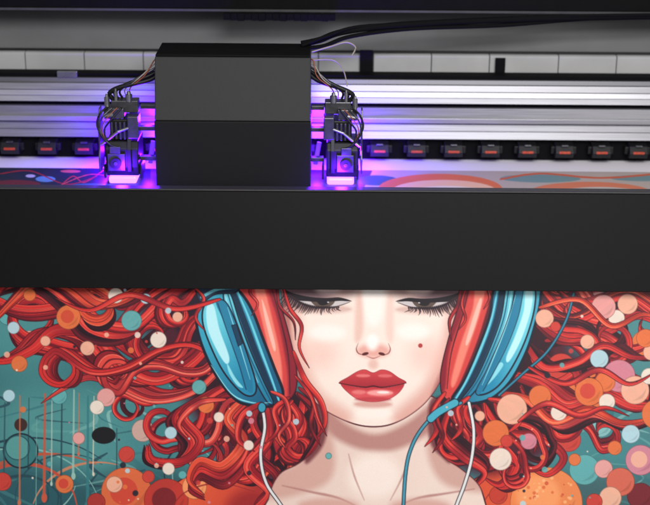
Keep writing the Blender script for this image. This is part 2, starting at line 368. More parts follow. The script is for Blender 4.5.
    Rl = [((540, 296), (610, 334), 20, -1, 12, RED, 10), ((544, 304), (652, 322), 20, 1, 11, ORG, 14), ((532, 346), (590, 366), 16, -1, 10, RED, 9), ((520, 372), (630, 392), 17, 1, 11, RED, 12), ((506, 394), (560, 418), 16, -1, 11, ORG, 7), ((496, 398), (536, 450), 15, 1, 11, RED, 7),
          ((474, 402), (490, 446), 15, -1, 11, PNK, 7), ((456, 404), (450, 442), 13, 1, 8, RED, 5), ((484, 400), (514, 470), 13, 1, 9, RED, 7), ((548, 282), (576, 306), 14, 1, 9, PNK, 5), ((556, 286), (644, 294), 13, -1, 9, RED, 8), ((522, 386), (606, 430), 14, -1, 9, RED, 9)]
    items = [(P, w*1.1, pal) for P, w, pal in Lk+Rk]+[(loop(O, C, r, d, R.uniform(5.0, 6.6), sg), w*.95, pal) for O, C, r, d, w, pal, sg in Ll+Rl]
    order = list(range(len(items))); R.shuffle(order)
    for i in order:
        P, w, pal = items[i]
        bundle(P, w, pal, R.choice([2, 3, 3]))
    # neck and chest
    neck = [(322, 396), (323, 430), (317, 450), (300, 464), (281, 475), (270, 500), (262, 548), (500, 548), (488, 505), (480, 484), (462, 468), (444, 456), (435, 438), (434, 396)]
    nm = a.mask(neck)
    a.poly(neck, G((231, 203, 190), (238, 214, 201), (325, 420), (420, 500)), line=(80, 28, 36), lw=1.4)
    a.poly([(316, 396), (345, 422), (376, 434), (408, 422), (442, 396), (442, 422), (420, 439), (394, 450), (366, 450), (338, 439), (316, 420)], (180, 124, 116), soft=9, alpha=.9, clip=nm)
    a.poly([(312, 420), (331, 432), (336, 468), (320, 488), (270, 500), (258, 480), (300, 462)], (206, 156, 143), soft=11, alpha=.8, clip=nm)
    a.poly([(444, 416), (429, 440), (434, 468), (452, 486), (494, 490), (472, 462)], (202, 152, 140), soft=11, alpha=.8, clip=nm)
    a.poly([(316, 400), (328, 404), (327, 438), (317, 456), (306, 460)], (104, 44, 50), soft=5, alpha=.85, clip=nm); a.poly([(440, 400), (430, 404), (431, 440), (443, 456), (452, 458)], (104, 44, 50), soft=5, alpha=.85, clip=nm)
    a.ell(376, 476, 26, 22, (250, 232, 221), soft=18, alpha=.85, clip=nm)
    for P, w in [([(284, 486), (312, 492), (340, 498), (362, 508)], 2.6), ([(476, 488), (446, 493), (418, 498), (396, 508)], 2.6), ([(350, 454), (356, 476), (366, 500)], 1.6), ([(412, 450), (404, 476), (392, 500)], 1.6)]: a.stroke(P, w, (164, 104, 98), .7, (.3, 1, .2), clip=nm, soft=1.6)
    for x in (330, 422): a.ell(x, 506, 30, 8, (206, 150, 138), soft=10, alpha=.7, clip=nm)
    # face
    face = [(284, 268), (282, 292), (284, 312), (287, 336), (292, 358), (300, 379), (311, 396), (325, 409), (341, 418), (358, 424.5), (375, 426.5), (392, 424), (410, 415), (427, 401), (440, 382), (448, 360), (453, 336), (459, 312), (464, 290), (466, 268)]
    fm = a.mask(face)
    a.poly(face, (246, 227, 215), line=(84, 28, 36), lw=1.4)
    a.poly([(268, 280), (297, 300), (303, 350), (321, 390), (352, 415), (334, 428), (284, 394), (264, 330)], (226, 168, 153), soft=18, alpha=.85, clip=fm)
    a.poly([(480, 280), (451, 310), (441, 350), (424, 386), (394, 417), (424, 428), (468, 370), (486, 320)], (222, 160, 147), soft=18, alpha=.85, clip=fm)
    a.poly([(270, 280), (288, 300), (294, 350), (312, 393), (298, 396), (276, 350)], (168, 94, 90), soft=6, alpha=.75, clip=fm); a.poly([(476, 280), (459, 310), (450, 350), (432, 396), (447, 396), (472, 340)], (164, 90, 88), soft=6, alpha=.75, clip=fm)
    a.ell(317, 354, 20, 16, (242, 180, 166), soft=28, alpha=.45, clip=fm); a.ell(429, 354, 18, 16, (242, 180, 166), soft=28, alpha=.45, clip=fm)
    a.ell(374, 296, 11, 30, (253, 243, 236), soft=11, alpha=.85, clip=fm); a.ell(328, 333, 18, 8, (253, 243, 236), soft=11, alpha=.8, clip=fm); a.ell(414, 331, 16, 8, (253, 243, 236), soft=11, alpha=.8, clip=fm)
    a.ell(375, 413, 18, 6, (252, 238, 228), soft=9, alpha=.8, clip=fm); a.ell(374, 404, 19, 3.6, (210, 148, 137), soft=5, alpha=.8, clip=fm)
    a.ell(374, 364, 5, 5, (228, 176, 163), soft=6, alpha=.75, clip=fm)
    # nose
    a.poly([(357, 292), (362, 296), (364, 328), (360, 341), (355, 337)], (230, 182, 168), soft=6, alpha=.7, clip=fm)
    a.poly([(393, 292), (388, 296), (386, 328), (389, 341), (394, 337)], (236, 194, 181), soft=6, alpha=.6, clip=fm)
    a.ell(374, 350.5, 16, 7, (230, 160, 147), soft=8, alpha=.85, clip=fm); a.ell(373, 342, 6, 8, (255, 247, 242), soft=7, alpha=.9, clip=fm)
    a.stroke([(359, 343), (357, 348.5), (359, 353), (363.5, 354.5)], 1.3, (146, 70, 68), .85, (.2, 1, .6)); a.stroke([(389, 343), (391, 348.5), (389, 353), (384.5, 354.5)], 1.3, (146, 70, 68), .85, (.2, 1, .6))
    a.stroke([(367, 355.5), (374, 358), (381, 355.5)], 1.2, (178, 98, 92), .85, (.3, 1, .3)); a.ell(366, 353.6, 3.4, 1.5, (92, 32, 36), rot=-.25); a.ell(382.5, 353.6, 3.4, 1.5, (92, 32, 36), rot=.25)
    # lips
    up = [(340, 383), (349, 377), (359, 371), (366, 369.5), (374, 372.5), (382, 369.5), (390, 371), (399, 377), (407, 382), (396, 385), (383, 386.5), (374, 385.5), (365, 386.5), (352, 385.5)]
    lo_ = [(342, 384), (352, 386), (365, 387.5), (374, 386.5), (385, 387.5), (397, 385.5), (405, 383.5), (400, 392), (389, 399), (374, 401.5), (359, 399), (348, 391.5)]
    a.poly(up, G((212, 68, 72), (164, 34, 48), (374, 370), (374, 387)), line=(146, 38, 48), lw=.5)
    a.poly(lo_, G((190, 46, 56), (228, 92, 94), (374, 386), (374, 399)), line=(154, 44, 52), lw=.5)
    a.ell(374, 399, 18, 2.2, (170, 42, 54), soft=3, alpha=.6)
    a.ell(381, 392.5, 13, 3, (248, 168, 162), soft=3, alpha=.9); a.ell(384, 392, 6, 1.3, (255, 230, 226), soft=1.4, alpha=.95); a.ell(360, 392, 7, 2.2, (240, 136, 130), soft=3, alpha=.75); a.ell(364, 375.5, 7, 1.6, (240, 136, 130), soft=2.2, alpha=.75); a.ell(386, 375.5, 7, 1.6, (236, 128, 124), soft=2.2, alpha=.65)
    a.stroke([(340, 383), (354, 385.5), (366, 387), (374, 385.8), (383, 387), (396, 385), (407, 382.5)], 1.5, (78, 12, 26), 1, (.5, 1, .5))
    # lowered, half open eyes right under the bar
    for sgn, cx in ((1, 322), (-1, 426)):
        def m(x, y): return (cx+sgn*(x-322), y-1)
        a.ell(cx-sgn*2, 287, 40, 14, (176, 138, 134), soft=15, alpha=.9, clip=fm)
        a.ell(cx-sgn*14, 291, 26, 9, (98, 72, 80), soft=11, alpha=.85, clip=fm)
        a.ell(cx+sgn*6, 288, 13, 6, (232, 204, 196), soft=8, alpha=.85, clip=fm)
        a.ell(cx-sgn*2, 309, 32, 4.5, (200, 150, 140), soft=6, alpha=.6, clip=fm)
        a.poly([m(299, 300.5), m(312, 301), m(324, 301.5), m(338, 301), m(349, 303), m(338, 307), m(322, 308.6), m(308, 306.6)], (204, 194, 194)); a.poly([m(312, 300), m(334, 300), m(332, 306.4), m(323, 308.8), m(315, 306.4)], (92, 74, 66)); a.poly([m(317, 300), m(330, 300), m(328, 305), m(323, 306.4), m(319, 305)], (24, 16, 22)); a.ell(*m(328.5, 303), 1.0, .8, (230, 230, 236))
        a.poly([m(282, 290), m(294, 294.6), m(310, 298), m(326, 299), m(340, 298.4), m(352, 302), m(340, 301.8), m(326, 302.8), m(308, 302.4), m(294, 300.2)], (22, 12, 22), clip=fm)
        a.stroke([m(290, 297), m(304, 305.6), m(320, 309), m(336, 307.6), m(350, 303)], 1.5, (58, 30, 36), .9, (1.6, .9, .3), clip=fm)
        a.poly([m(283, 294), m(296, 300), m(306, 305.5), m(318, 308.5), m(308, 311), m(296, 309), m(284, 303)], (56, 32, 38), soft=5, alpha=.5)
        for k in range(30):
            t = k/29; x0 = 285+t*54; y0 = 295.5+12.5*math.sin(min(1, t*1.5)*math.pi/2)
            ln = (15-9.5*t)*R.uniform(.6, 1.05); dx = -11+14*t+R.uniform(-2.2, 2.2)
            a.stroke([m(x0, y0), m(x0+dx*.25-1.2, y0+ln*.55), m(x0+dx, y0+ln)], 1.4, (30, 17, 26), .9, (1.2, .7, .1))
        a.stroke([m(288, 282), m(308, 277), m(334, 278), m(352, 287)], 2, (130, 84, 84), .7, (.3, 1, .3), clip=fm)
    a.ell(421, 345, 2.2, 2.2, (178, 62, 60))
    def offs(c0, c1, t): return [(p[0]+(q[0]-p[0])*t, p[1]+(q[1]-p[1])*t) for p, q in zip(c0, c1)]
    def band(eL, eR, t0, t1): return offs(eL, eR, t0)+offs(eL, eR, t1)[::-1]
    # headphones, left
    cl = [(236, 282), (268, 278), (281, 308), (291, 342), (297, 370), (296, 391), (286, 402), (272, 398), (257, 352), (244, 312)]
    cm_ = a.mask(cl)
    a.poly(cl, (212, 64, 62), line=(44, 10, 24), lw=2)
    a.poly([(264, 276), (276, 276), (288, 316), (296, 356), (300, 390), (290, 404), (288, 370), (278, 320)], (136, 26, 44), soft=4, alpha=.95, clip=cm_)
    a.poly([(254, 284), (262, 282), (273, 320), (282, 362), (283, 392), (278, 388), (267, 340)], (246, 136, 116), soft=3, alpha=.9, clip=cm_); a.poly([(262, 300), (267, 312), (276, 345), (274, 350), (266, 322)], (255, 194, 178), soft=1.5, alpha=.85, clip=cm_)
    a.stroke([(240, 296), (254, 340), (268, 384), (276, 400)], 6, (80, 14, 34), .9, clip=cm_, soft=1.4); a.stroke([(270, 282), (281, 320), (289, 356), (291, 394)], 1.4, (64, 12, 28), .9, (.5, 1, .5), clip=cm_)
    sh = [(200, 304), (206, 298), (220, 293), (236, 291), (244, 297), (254, 314), (264, 340), (275, 368), (284, 392), (280, 402), (270, 407), (252, 406), (236, 400), (218, 378), (204, 350), (197, 324)]
    sm = a.mask(sh)
    a.poly(sh, G((54, 160, 186), (16, 92, 128), (205, 340), (276, 366)), line=NAVY, lw=2.8)
    eL = [(201, 302), (201, 330), (212, 358), (232, 388), (250, 404)]; eR = [(240, 292), (252, 318), (264, 350), (275, 380), (282, 402)]
    a.poly(band(eL, eR, .78, .90), (10, 44, 70), alpha=.95, clip=sm); a.stroke(offs(eL, eR, .95), 2.6, (110, 208, 224), .95, (.6, 1, .6), clip=sm)
    a.poly(band(eL, eR, .58, .76), G((104, 202, 218), (28, 124, 158), (225, 310), (275, 390)), line=NAVY, lw=1.3, clip=sm); a.stroke(offs(eL, eR, .70), 1.2, (16, 72, 102), .9, clip=sm); a.stroke(offs(eL, eR, .63)[:4], 1.4, (190, 240, 246), .9, (.3, 1, .3), clip=sm)
    pl = [(205, 306), (216, 301), (226, 303), (236, 322), (247, 352), (257, 384), (254, 396), (242, 393), (224, 372), (210, 344), (203, 322)]
    pm = a.mask(pl)
    a.poly(pl, G((104, 204, 220), (30, 134, 170), (208, 330), (252, 372)), line=NAVY, lw=1.6)
    a.poly([(216, 303), (226, 303), (236, 324), (250, 366), (254, 392), (246, 388), (238, 360), (226, 326)], (28, 118, 154), alpha=.9, clip=pm)
    a.poly([(207, 308), (214, 306), (220, 330), (230, 358), (226, 364), (215, 346), (208, 328)], (190, 240, 246), soft=1.5, alpha=.95, clip=pm); a.poly([(228, 364), (236, 378), (244, 388), (238, 386), (230, 374)], (150, 226, 236), soft=1.2, alpha=.9, clip=pm); a.stroke([(228, 308), (238, 338), (251, 380)], 1.3, (150, 226, 236), .9, (.3, 1, .3), clip=pm); a.stroke([(218, 304), (227, 330), (240, 366), (247, 390)], 1.1, (14, 60, 88), .9, clip=pm)
    a.poly([(232, 326), (237, 325), (243, 344), (239, 347)], (14, 60, 88), smooth=False, line=NAVY, lw=.7)
    a.stroke([(212, 366), (232, 394), (252, 403), (272, 403)], 1.6, (150, 226, 234), .9, (.3, 1, .3), clip=sm)
    a.poly([(196, 284), (212, 278), (240, 282), (236, 293), (216, 295), (201, 303)], (40, 58, 84), line=NAVY); a.stroke([(202, 298), (218, 290), (238, 288)], 3, (116, 208, 222), .95)
    # headphones, right
    cr = [(466, 280), (494, 280), (491, 310), (480, 345), (466, 380), (454, 399), (444, 395), (442, 372), (450, 336), (459, 306)]
    cm_ = a.mask(cr)
    a.poly(cr, (214, 66, 62), line=(44, 10, 24), lw=2)
    a.poly([(462, 280), (471, 280), (464, 310), (450, 350), (446, 388), (438, 392), (438, 370), (448, 330)], (134, 24, 42), soft=4, alpha=.95, clip=cm_)
    a.poly([(476, 282), (486, 282), (480, 314), (468, 350), (456, 384), (452, 380), (461, 344), (473, 308)], (246, 138, 118), soft=3, alpha=.9, clip=cm_); a.poly([(479, 300), (482, 302), (474, 330), (468, 344), (467, 338)], (255, 194, 178), soft=1.5, alpha=.85, clip=cm_)
    a.stroke([(493, 300), (481, 340), (465, 380), (455, 397)], 6, (80, 14, 34), .9, clip=cm_, soft=1.4); a.stroke([(470, 284), (463, 314), (452, 352), (448, 388)], 1.4, (64, 12, 28), .9, (.5, 1, .5), clip=cm_)
    sr = [(498, 282), (538, 278), (541, 296), (537, 318), (528, 348), (514, 376), (500, 392), (486, 400), (466, 403), (453, 399), (466, 378), (479, 348), (490, 316)]
    sm = a.mask(sr)
    a.poly(sr, G((18, 98, 134), (68, 176, 200), (470, 340), (530, 360)), line=NAVY, lw=2.8)
    eL = [(497, 280), (490, 316), (478, 350), (465, 380), (454, 400)]; eR = [(540, 280), (538, 316), (525, 352), (508, 382), (484, 400)]
    a.poly(band(eL, eR, .10, .22), (10, 44, 70), alpha=.95, clip=sm); a.stroke(offs(eL, eR, .05), 2.6, (110, 208, 224), .95, (.6, 1, .6), clip=sm)
    a.poly(band(eL, eR, .24, .42), G((28, 124, 158), (104, 202, 218), (470, 390), (515, 300)), line=NAVY, lw=1.3, clip=sm); a.stroke(offs(eL, eR, .30), 1.2, (16, 72, 102), .9, clip=sm); a.stroke(offs(eL, eR, .37)[:4], 1.4, (190, 240, 246), .9, (.3, 1, .3), clip=sm)
    pl = [(518, 286), (534, 285), (535, 306), (527, 336), (514, 364), (500, 384), (486, 393), (477, 391), (488, 368), (502, 336), (512, 308)]
    pm = a.mask(pl)
    a.poly(pl, G((32, 138, 174), (110, 208, 224), (488, 350), (528, 344)), line=NAVY, lw=1.6)
    a.poly([(516, 284), (523, 284), (519, 312), (508, 342), (494, 370), (482, 392), (474, 394), (488, 366), (503, 334)], (28, 118, 154), alpha=.9, clip=pm)
    a.poly([(526, 289), (533, 289), (531, 310), (521, 340), (510, 360), (507, 356), (516, 334), (524, 310)], (194, 242, 248), soft=1.5, alpha=.95, clip=pm); a.poly([(504, 364), (496, 376), (488, 384), (492, 376), (500, 362)], (150, 226, 236), soft=1.2, alpha=.9, clip=pm); a.stroke([(516, 294), (507, 324), (493, 360), (483, 384)], 1.3, (150, 226, 236), .9, (.3, 1, .3), clip=pm); a.stroke([(524, 286), (519, 314), (508, 344), (494, 372), (484, 390)], 1.1, (14, 60, 88), .9, clip=pm)
    # loose curls beside the face and over the cushions
    for P, w, pal in [([(282, 282), (290, 308), (302, 326), (300, 348), (310, 368)], 4, RED), ([(278, 284), (280, 306), (294, 322), (296, 340)], 3, DRED), ([(294, 352), (306, 380), (322, 402), (326, 424), (316, 440)], 6, RED), ([(300, 388), (314, 402), (312, 426), (322, 446)], 5, DRED), ([(296, 376), (312, 396), (320, 420), (328, 436)], 4, RED),
                      ([(462, 280), (458, 304), (450, 320), (452, 340)], 4, DRED), ([(468, 282), (462, 302), (466, 318), (458, 330)], 3, RED), ([(446, 392), (434, 410), (438, 430), (426, 446)], 6, RED), ([(450, 398), (438, 416), (444, 436), (434, 452)], 5, DRED), ([(262, 404), (244, 416), (240, 440), (256, 452)], 7, RED), ([(290, 398), (276, 410), (280, 430), (266, 444)], 6, RED), ([(272, 392), (286, 400), (290, 420), (280, 436), (288, 450)], 5, PNK), ([(490, 398), (512, 404), (520, 420), (508, 432)], 7, RED),
                      ([(470, 396), (458, 408), (462, 428), (452, 440)], 6, RED), ([(194, 288), (204, 300), (196, 318), (206, 332)], 4, RED), ([(258, 278), (250, 292), (258, 304), (252, 316)], 3, RED), ([(484, 280), (490, 296), (484, 308)], 3, RED)]: a.lock(P, w, pal)
    # cords
    a.stroke([(263, 406), (266, 428), (262, 456), (268, 484), (286, 512), (290, 540)], 2.6, (222, 222, 220), 1, line=(40, 30, 44)); a.ell(263, 408, 4, 5, (50, 150, 176), line=NAVY)
    a.stroke([(470, 402), (475, 430), (473, 458), (466, 484), (456, 512), (452, 540)], 2.6, (226, 226, 224), 1, line=(40, 30, 44))
    a.stroke([(462, 402), (444, 410), (428, 422), (414, 444), (407, 474), (404, 540)], 2.4, (70, 150, 172), 1, line=NAVY); a.stroke([(456, 402), (440, 411), (432, 418)], 7, (70, 168, 190), 1, line=NAVY)
    a.stroke([(574, 292), (566, 320), (548, 350), (524, 372), (500, 394)], 1.8, (44, 130, 156), 1, line=NAVY)
    # flat discs over the hair
    for q in [(69, 319, 12, OR, (206, 70, 50)), (116, 297, 7.5, CR), (159, 341, 8, CR), (132, 322, 10, TE), (107, 399, 9, PK), (98, 409, 7, CR), (617, 316, 8, CR), (628, 302, 10, PE), (604, 305, 12, PK), (600, 357, 9, LB), (620, 374, 16, LI), (606, 380, 10, OR), (636, 388, 14, PE), (590, 390, 14, OR, RD), (608, 400, 8, CR), (513, 408, 15, PE), (497, 432, 13, OR), (508, 440, 6, RD), (502, 458, 11, CR), (541, 395, 11, OR), (545, 317, 9, PE), (556, 325, 5, RD), (560, 411, 8, CR), (605, 467, 9, PK), (622, 480, 14, (216, 100, 78)), (642, 458, 15, LI, PE), (632, 432, 9, LB), (530, 440, 8, LI), (652, 350, 8, PE), (646, 336, 9, OR),
              (30, 297, 6, OR), (46, 343, 5, PE), (88, 350, 7, PE), (178, 318, 5, PE), (20, 366, 8, OR), (14, 330, 6, LB), (200, 388, 7, TE), (128, 456, 8, RD), (172, 434, 6, LB), (207, 406, 8, OR), (220, 418, 5, CR), (146, 300, 5, LB), (330, 456, 3, TE), (658, 412, 15, OR), (-30, 440, 10, LB), (170, 470, 6, CR), (184, 476, 4, TE), (10, 398, 6, LB), (612, 496, 11, PE), (596, 500, 8, RD), (588, 340, 7, PE), (650, 374, 8, CR), (80, 440, 6, PK), (616, 446, 7, OR), (66, 486, 9, OR, RD), (4, 484, 9, RD), (481, 415, 5, PE), (576, 458, 6, OR), (250, 446, 5, CR)]: disc(*q)
    a.ell(105, 437, 12, 8.5, (18, 18, 24))
    for P, w, pal in [([(530, 366), (566, 382), (600, 368), (630, 382), (656, 370)], 6, RED), ([(520, 420), (548, 402), (580, 414), (606, 406), (630, 414)], 6, RED), ([(220, 300), (176, 310), (130, 296), (90, 312), (56, 300)], 6, RED), ([(226, 400), (200, 404), (180, 424), (190, 440)], 6, PNK), ([(540, 306), (580, 298), (612, 324), (644, 312), (672, 322)], 6, ORG)]: a.lock(P, w, pal)
    for k in range(150):
        x = R.choice([R.uniform(-90, 215), R.uniform(505, 740), R.uniform(120, 300), R.uniform(440, 560)]); y = R.uniform(286, 530)
        if 268 < x < 488 and (y > 440 or y < 400): continue
        if 194 < x < 300 and y < 408: continue
        if 438 < x < 542 and y < 404: continue
        if abs(x-105) < 14 and abs(y-437) < 10: continue
        a.ell(x, y, R.choice([.8, .8, 1.1, 1.5, 2.4, 3]), None, R.choice([PE, LB, CR, OR, (30, 30, 44), (200, 60, 56), TE, LI]), alpha=.88)
    a.img += rng.normal(0, 1.6, a.img.shape[:2])[..., None]
    return np.clip(a.img, 0, 255)

def draw_back():
    a = Art(-120, 152, 770, 204, 2.0, (238, 234, 236))
    a.poly([(-130, 170), (780, 170), (780, 210), (-130, 210)], (80, 76, 80), smooth=False)
    a.poly([(-130, 170), (150, 170), (150, 210), (-130, 210)], (34, 46, 54), smooth=False)
    a.poly([(372, 170), (780, 170), (780, 210), (352, 210)], (186, 172, 164), smooth=False)
    for x, y, rx, ry, c in [(45, 181, 10, 3, (96, 150, 176)), (30, 178, 5, 1.6, (190, 190, 190)), (16, 186, 24, 4, (110, 44, 46)), (92, 188, 24, 3, (56, 112, 116)), (70, 173, 10, 1.6, (200, 100, 80)), (-40, 182, 40, 5, (110, 44, 46)),
                            (376, 180, 22, 5, (74, 104, 112)), (440, 188, 62, 15, (222, 116, 78)), (444, 190, 52, 11, (240, 190, 158)), (448, 192, 38, 7, (232, 218, 204)), (540, 177, 40, 4, (116, 146, 150)), (590, 190, 60, 10, (214, 124, 92)), (600, 192, 44, 7, (196, 186, 178)), (640, 176, 30, 3, (116, 146, 150)), (690, 182, 40, 5, (180, 110, 90))]:
        a.ell(x, y, rx, ry, c, soft=1.2)
    for P, c, w in [([(56, 192), (72, 178), (84, 184), (104, 171)], (190, 56, 52), 1.2), ([(0, 176), (30, 173), (66, 186), (96, 178)], (170, 46, 48), 1.1), ([(62, 186), (90, 176), (120, 180)], (206, 80, 66), 1), ([(500, 178), (540, 172), (600, 176), (660, 171)], (206, 100, 72), 1.8)]: a.stroke(P, w, c)
    return a, np.clip(a.img, 0, 255)

# ------------------------------------------------------------------ the sheet
ZP = zat(190, .12)                     # platen height
def build_sheet():
    F = draw_front(); aB, B = draw_back()
    S = 1.8; DS = D+.02; kf = K0*DS/D
    H, W = F.shape[:2]
    X = (-100+(np.arange(W)+.5)/S-325)*kf
    def front(py): 
        v = (252.5-py)*kf
        return (CAM.y+DS*CT+v*ST, CAM.z-DS*ST+v*CT)
    zs = ZP+.004
    # where the front plane meets the platen height
    lo, hi = 100., 280.
    for _ in range(50):
        md = (lo+hi)/2
        if front(md)[1] > zs: lo = md
        else: hi = md
    Yi = front(lo)[0]; bend = .035
    rows = []; cols = []
    for Y in np.linspace(.44, Yi+bend+.002, 130):
        d = (Y-CAM.y)*CT-(zs-CAM.z)*ST
        v = (Y-CAM.y)*ST+(zs-CAM.z)*CT
        py = 252.5-v/(K0*d/D)
        pxs = 325+X/(K0*d/D)
        j = int(np.clip((py-aB.y0)*aB.S, 0, aB.H-1)); i = np.clip(((pxs-aB.x0)*aB.S).astype(int), 0, aB.W-1)
        rows.append((Y, zs)); cols.append(B[j, i])
    p0 = np.array((Yi+bend, zs)); p1 = np.array((Yi, zs)); p2 = np.array(front(lo+bend/kf))
    for t in np.linspace(0, 1, 12):
        rows.append(tuple(p0*(1-t)**2+2*p1*t*(1-t)+p2*t*t)); cols.append(F[0])
    for j in range(H):
        rows.append(front(272+(j+.5)/S)); cols.append(F[j])
    rows = np.array(rows); C = lin(np.array(cols))
    n = len(rows)
    co = np.empty((n, W, 3), np.float32); co[..., 0] = X[None]; co[..., 1] = rows[:, 0:1]; co[..., 2] = rows[:, 1:2]
    me = bpy.data.meshes.new('printed_sheet')
    me.vertices.add(n*W); me.vertices.foreach_set('co', co.ravel())
    idx = np.arange(n*W).reshape(n, W)
    q = np.stack([idx[:-1, :-1], idx[1:, :-1], idx[1:, 1:], idx[:-1, 1:]], -1).reshape(-1, 4)
    me.loops.add(q.size); me.loops.foreach_set('vertex_index', q.ravel().astype(np.int32))
    me.polygons.add(len(q)); me.polygons.foreach_set('loop_start', (np.arange(len(q))*4).astype(np.int32))
    me.update(calc_edges=True)
    me.polygons.foreach_set('use_smooth', np.ones(len(q), bool))
    at = me.color_attributes.new('ink', 'FLOAT_COLOR', 'POINT')
    rgba = np.ones((n*W, 4), np.float32); rgba[:, :3] = C.reshape(-1, 3); at.data.foreach_set('color', rgba.ravel())
    m = bpy.data.materials.new('printed_vinyl'); m.use_nodes = True; nt = m.node_tree; b = nt.nodes['Principled BSDF']
    an = nt.nodes.new('ShaderNodeAttribute'); an.attribute_name = 'ink'
    mx = nt.nodes.new('ShaderNodeMix'); mx.data_type = 'RGBA'; mx.inputs[0].default_value = 0.015
    mx.inputs[7].default_value = (.5, .5, .5, 1)
    nt.links.new(an.outputs['Color'], mx.inputs[6]); nt.links.new(mx.outputs[2], b.inputs['Base Color'])
    b.inputs['Roughness'].default_value = .4; b.inputs['Specular IOR Level'].default_value = .2
    me.materials.append(m)
    o = bpy.data.objects.new('printed_sheet', me); COL.objects.link(o)
    o['label'] = 'large colour print of a red haired woman in turquoise headphones below the black bar'
    o['category'] = 'print'
build_sheet()

# ------------------------------------------------------------------ printer body
XL, XR = -1.06, 1.06
pr = empty('wide_format_printer', (0, .3, -.45), 'wide black and silver roll printer frame with a rail, roller row and front bar', 'printer')
# front bar
yb = -.05
bt = yb+(290-192)*K0*ST
zt = zat(192, bt)
MB().prism([(yb, zat(290, yb)), (bt, zt), (bt+.032, zt), (yb+.018, zat(290, yb)+.001)], XL, XR).build('front_bar', M['bar'], pr, .002)
MB().prism([(bt+.0015, zt+.0005), (bt+.0015, zt+.003), (bt+.004, zt+.0045), (bt+.031, zt+.0045), (bt+.031, zt+.0005)], XL, XR).build('bar_glint_cap', M['bar_glint_cap'], pr, .0008)  # thin cap added so the bar top catches violet lamp light
# apron and platen under the sheet
zb = -.45
MB().prism([(.085, ZP), (.43, ZP), (.43, ZP-.03), (.10, ZP-.03)], XL, XR).build('platen', M['deck'], pr, .002)
MB().prism([(.11, ZP-.034), (.14, ZP-.034), (.05, zb), (-.06, zb)], XL, XR).build('front_apron', M['alu_dark'], pr)
MB().prism([(.38, ZP-.034), (.52, ZP-.034), (.52, zb), (.38, zb)], XL, XR).build('rear_body', M['black'], pr)
# gantry rail : stacked extrusion faces
YG = .37
def strip(name, y0, y1, pa, pb, m, back=.05, bev=.0008):
    z0 = zat(pa, y0); z1 = zat(pb, y1)
    return MB().prism([(y0, z0), (y1, z1), (max(y0, y1)+back, z1), (max(y0, y1)+back, z0)], XL, XR).build(name, m, pr, bev)
strip('lower_rail', YG-.004, YG+.006, 138.5, 130.6, M['alu'])
strip('lower_rail_face', YG+.002, YG+.008, 130.4, 123.2, M['alu'])
strip('rail_lip', YG-.008, YG-.008, 122.6, 118, M['alu_lit'])
strip('middle_rail', YG, YG+.004, 117.4, 107.5, M['alu'])
strip('rail_groove', YG+.02, YG+.02, 107.2, 103.2, M['void'])
strip('upper_rail', YG-.006, YG+.002, 103, 97.2, M['alu_lit'])
strip('upper_rail_face', YG+.000, YG+.006, 97.0, 91.6, M['alu_lit'])
strip('upper_rail_bevel', YG+.0045, YG+.012, 91.2, 84.5, M['alu'])
strip('rail_edge', YG+.014, YG+.018, 84, 79.2, M['alu_dark'])
strip('rail_cap', YG+.026, YG+.026, 79, 75.2, M['void'])
strip('roller_recess', YG+.022, YG+.022, 160, 139, M['void'])
# segmented strip behind
YS = .45; zs0, zs1 = zat(77, YS), zat(54, YS)
seg = [-115, -56, 24, 83, 142, 200, 258, 317, 372, 430, 488, 557, 615, 673, 760]
for i in range(len(seg)-1):
    x0 = xat(seg[i], 65, YS)+.001; x1 = xat(seg[i+1], 65, YS)-.001
    MB().prism([(YS, zs0), (YS, zs1-.004), (YS+.006, zs1), (YS+.02, zs1), (YS+.02, zs0)], x0, x1).build('strip_panel', M['white'], pr, .0015)
MB().box(XL, XR, YS+.022, YS+.03, zs0, zs1+.005).build('strip_backing', M['black'], pr)
for px, w, pa, pb in [(365, 13, 75, 50), (499, 10, 76, 57)]:
    x0 = xat(px-w/2, 65, YS-.01); x1 = xat(px+w/2, 65, YS-.01)
    MB().prism([(YS-.01, zat(pa, YS-.01)), (YS-.01, zat(pb, YS-.01)), (YS-.002, zat(pb, YS-.01)), (YS-.002, zat(pa, YS-.01))], x0, x1).build('clip_tab', M['void'], pr, .001)
# rear panel and hood
MB().prism([(YS+.035, zat(58, YS+.035)), (.60, zat(5, .60)), (.61, zat(-40, .61)), (.64, zat(-40, .61)), (.64, zat(58, .5)), (YS+.05, zat(58, YS+.035))], XL, XR).build('rear_panel', M['grey'], pr, .001)
MB().prism([(.44, zat(9.5, .44)), (.44, zat(-40, .44)), (.66, zat(-60, .44)), (.66, zat(-40, .44)), (.47, zat(9.5, .44))], XL, XR).build('hood', M['hood'], pr, .002)
MB().box(XL, XR, .438, .4395, zat(12, .438), zat(9.8, .438)).build('hood_edge', M['hood_edge'], pr)
# end frames
for sx in (-1, 1):
    MB().prism([(-.11, zb), (.66, zb), (.66, zat(-60, .44)), (.44, zat(-40, .44)), (.36, zat(60, .36)), (.3, ZP), (.05, ZP-.04)], sx*1.063, sx*1.15).build('end_frame', M['black'], pr, .004)
# bracket on the rail at left
MB().box(xat(56, 75, .39), xat(76, 75, .39), .385, .395, zat(79, .39), zat(73, .39)).build('rail_bracket', M['steel'], pr, .001)
def sub(mb, n, m, par, bev=0, smooth=False):
    o = mb.build(n, m, None, bev, smooth); o.parent = par
    o.matrix_parent_inverse = Matrix.Identity(4); return o
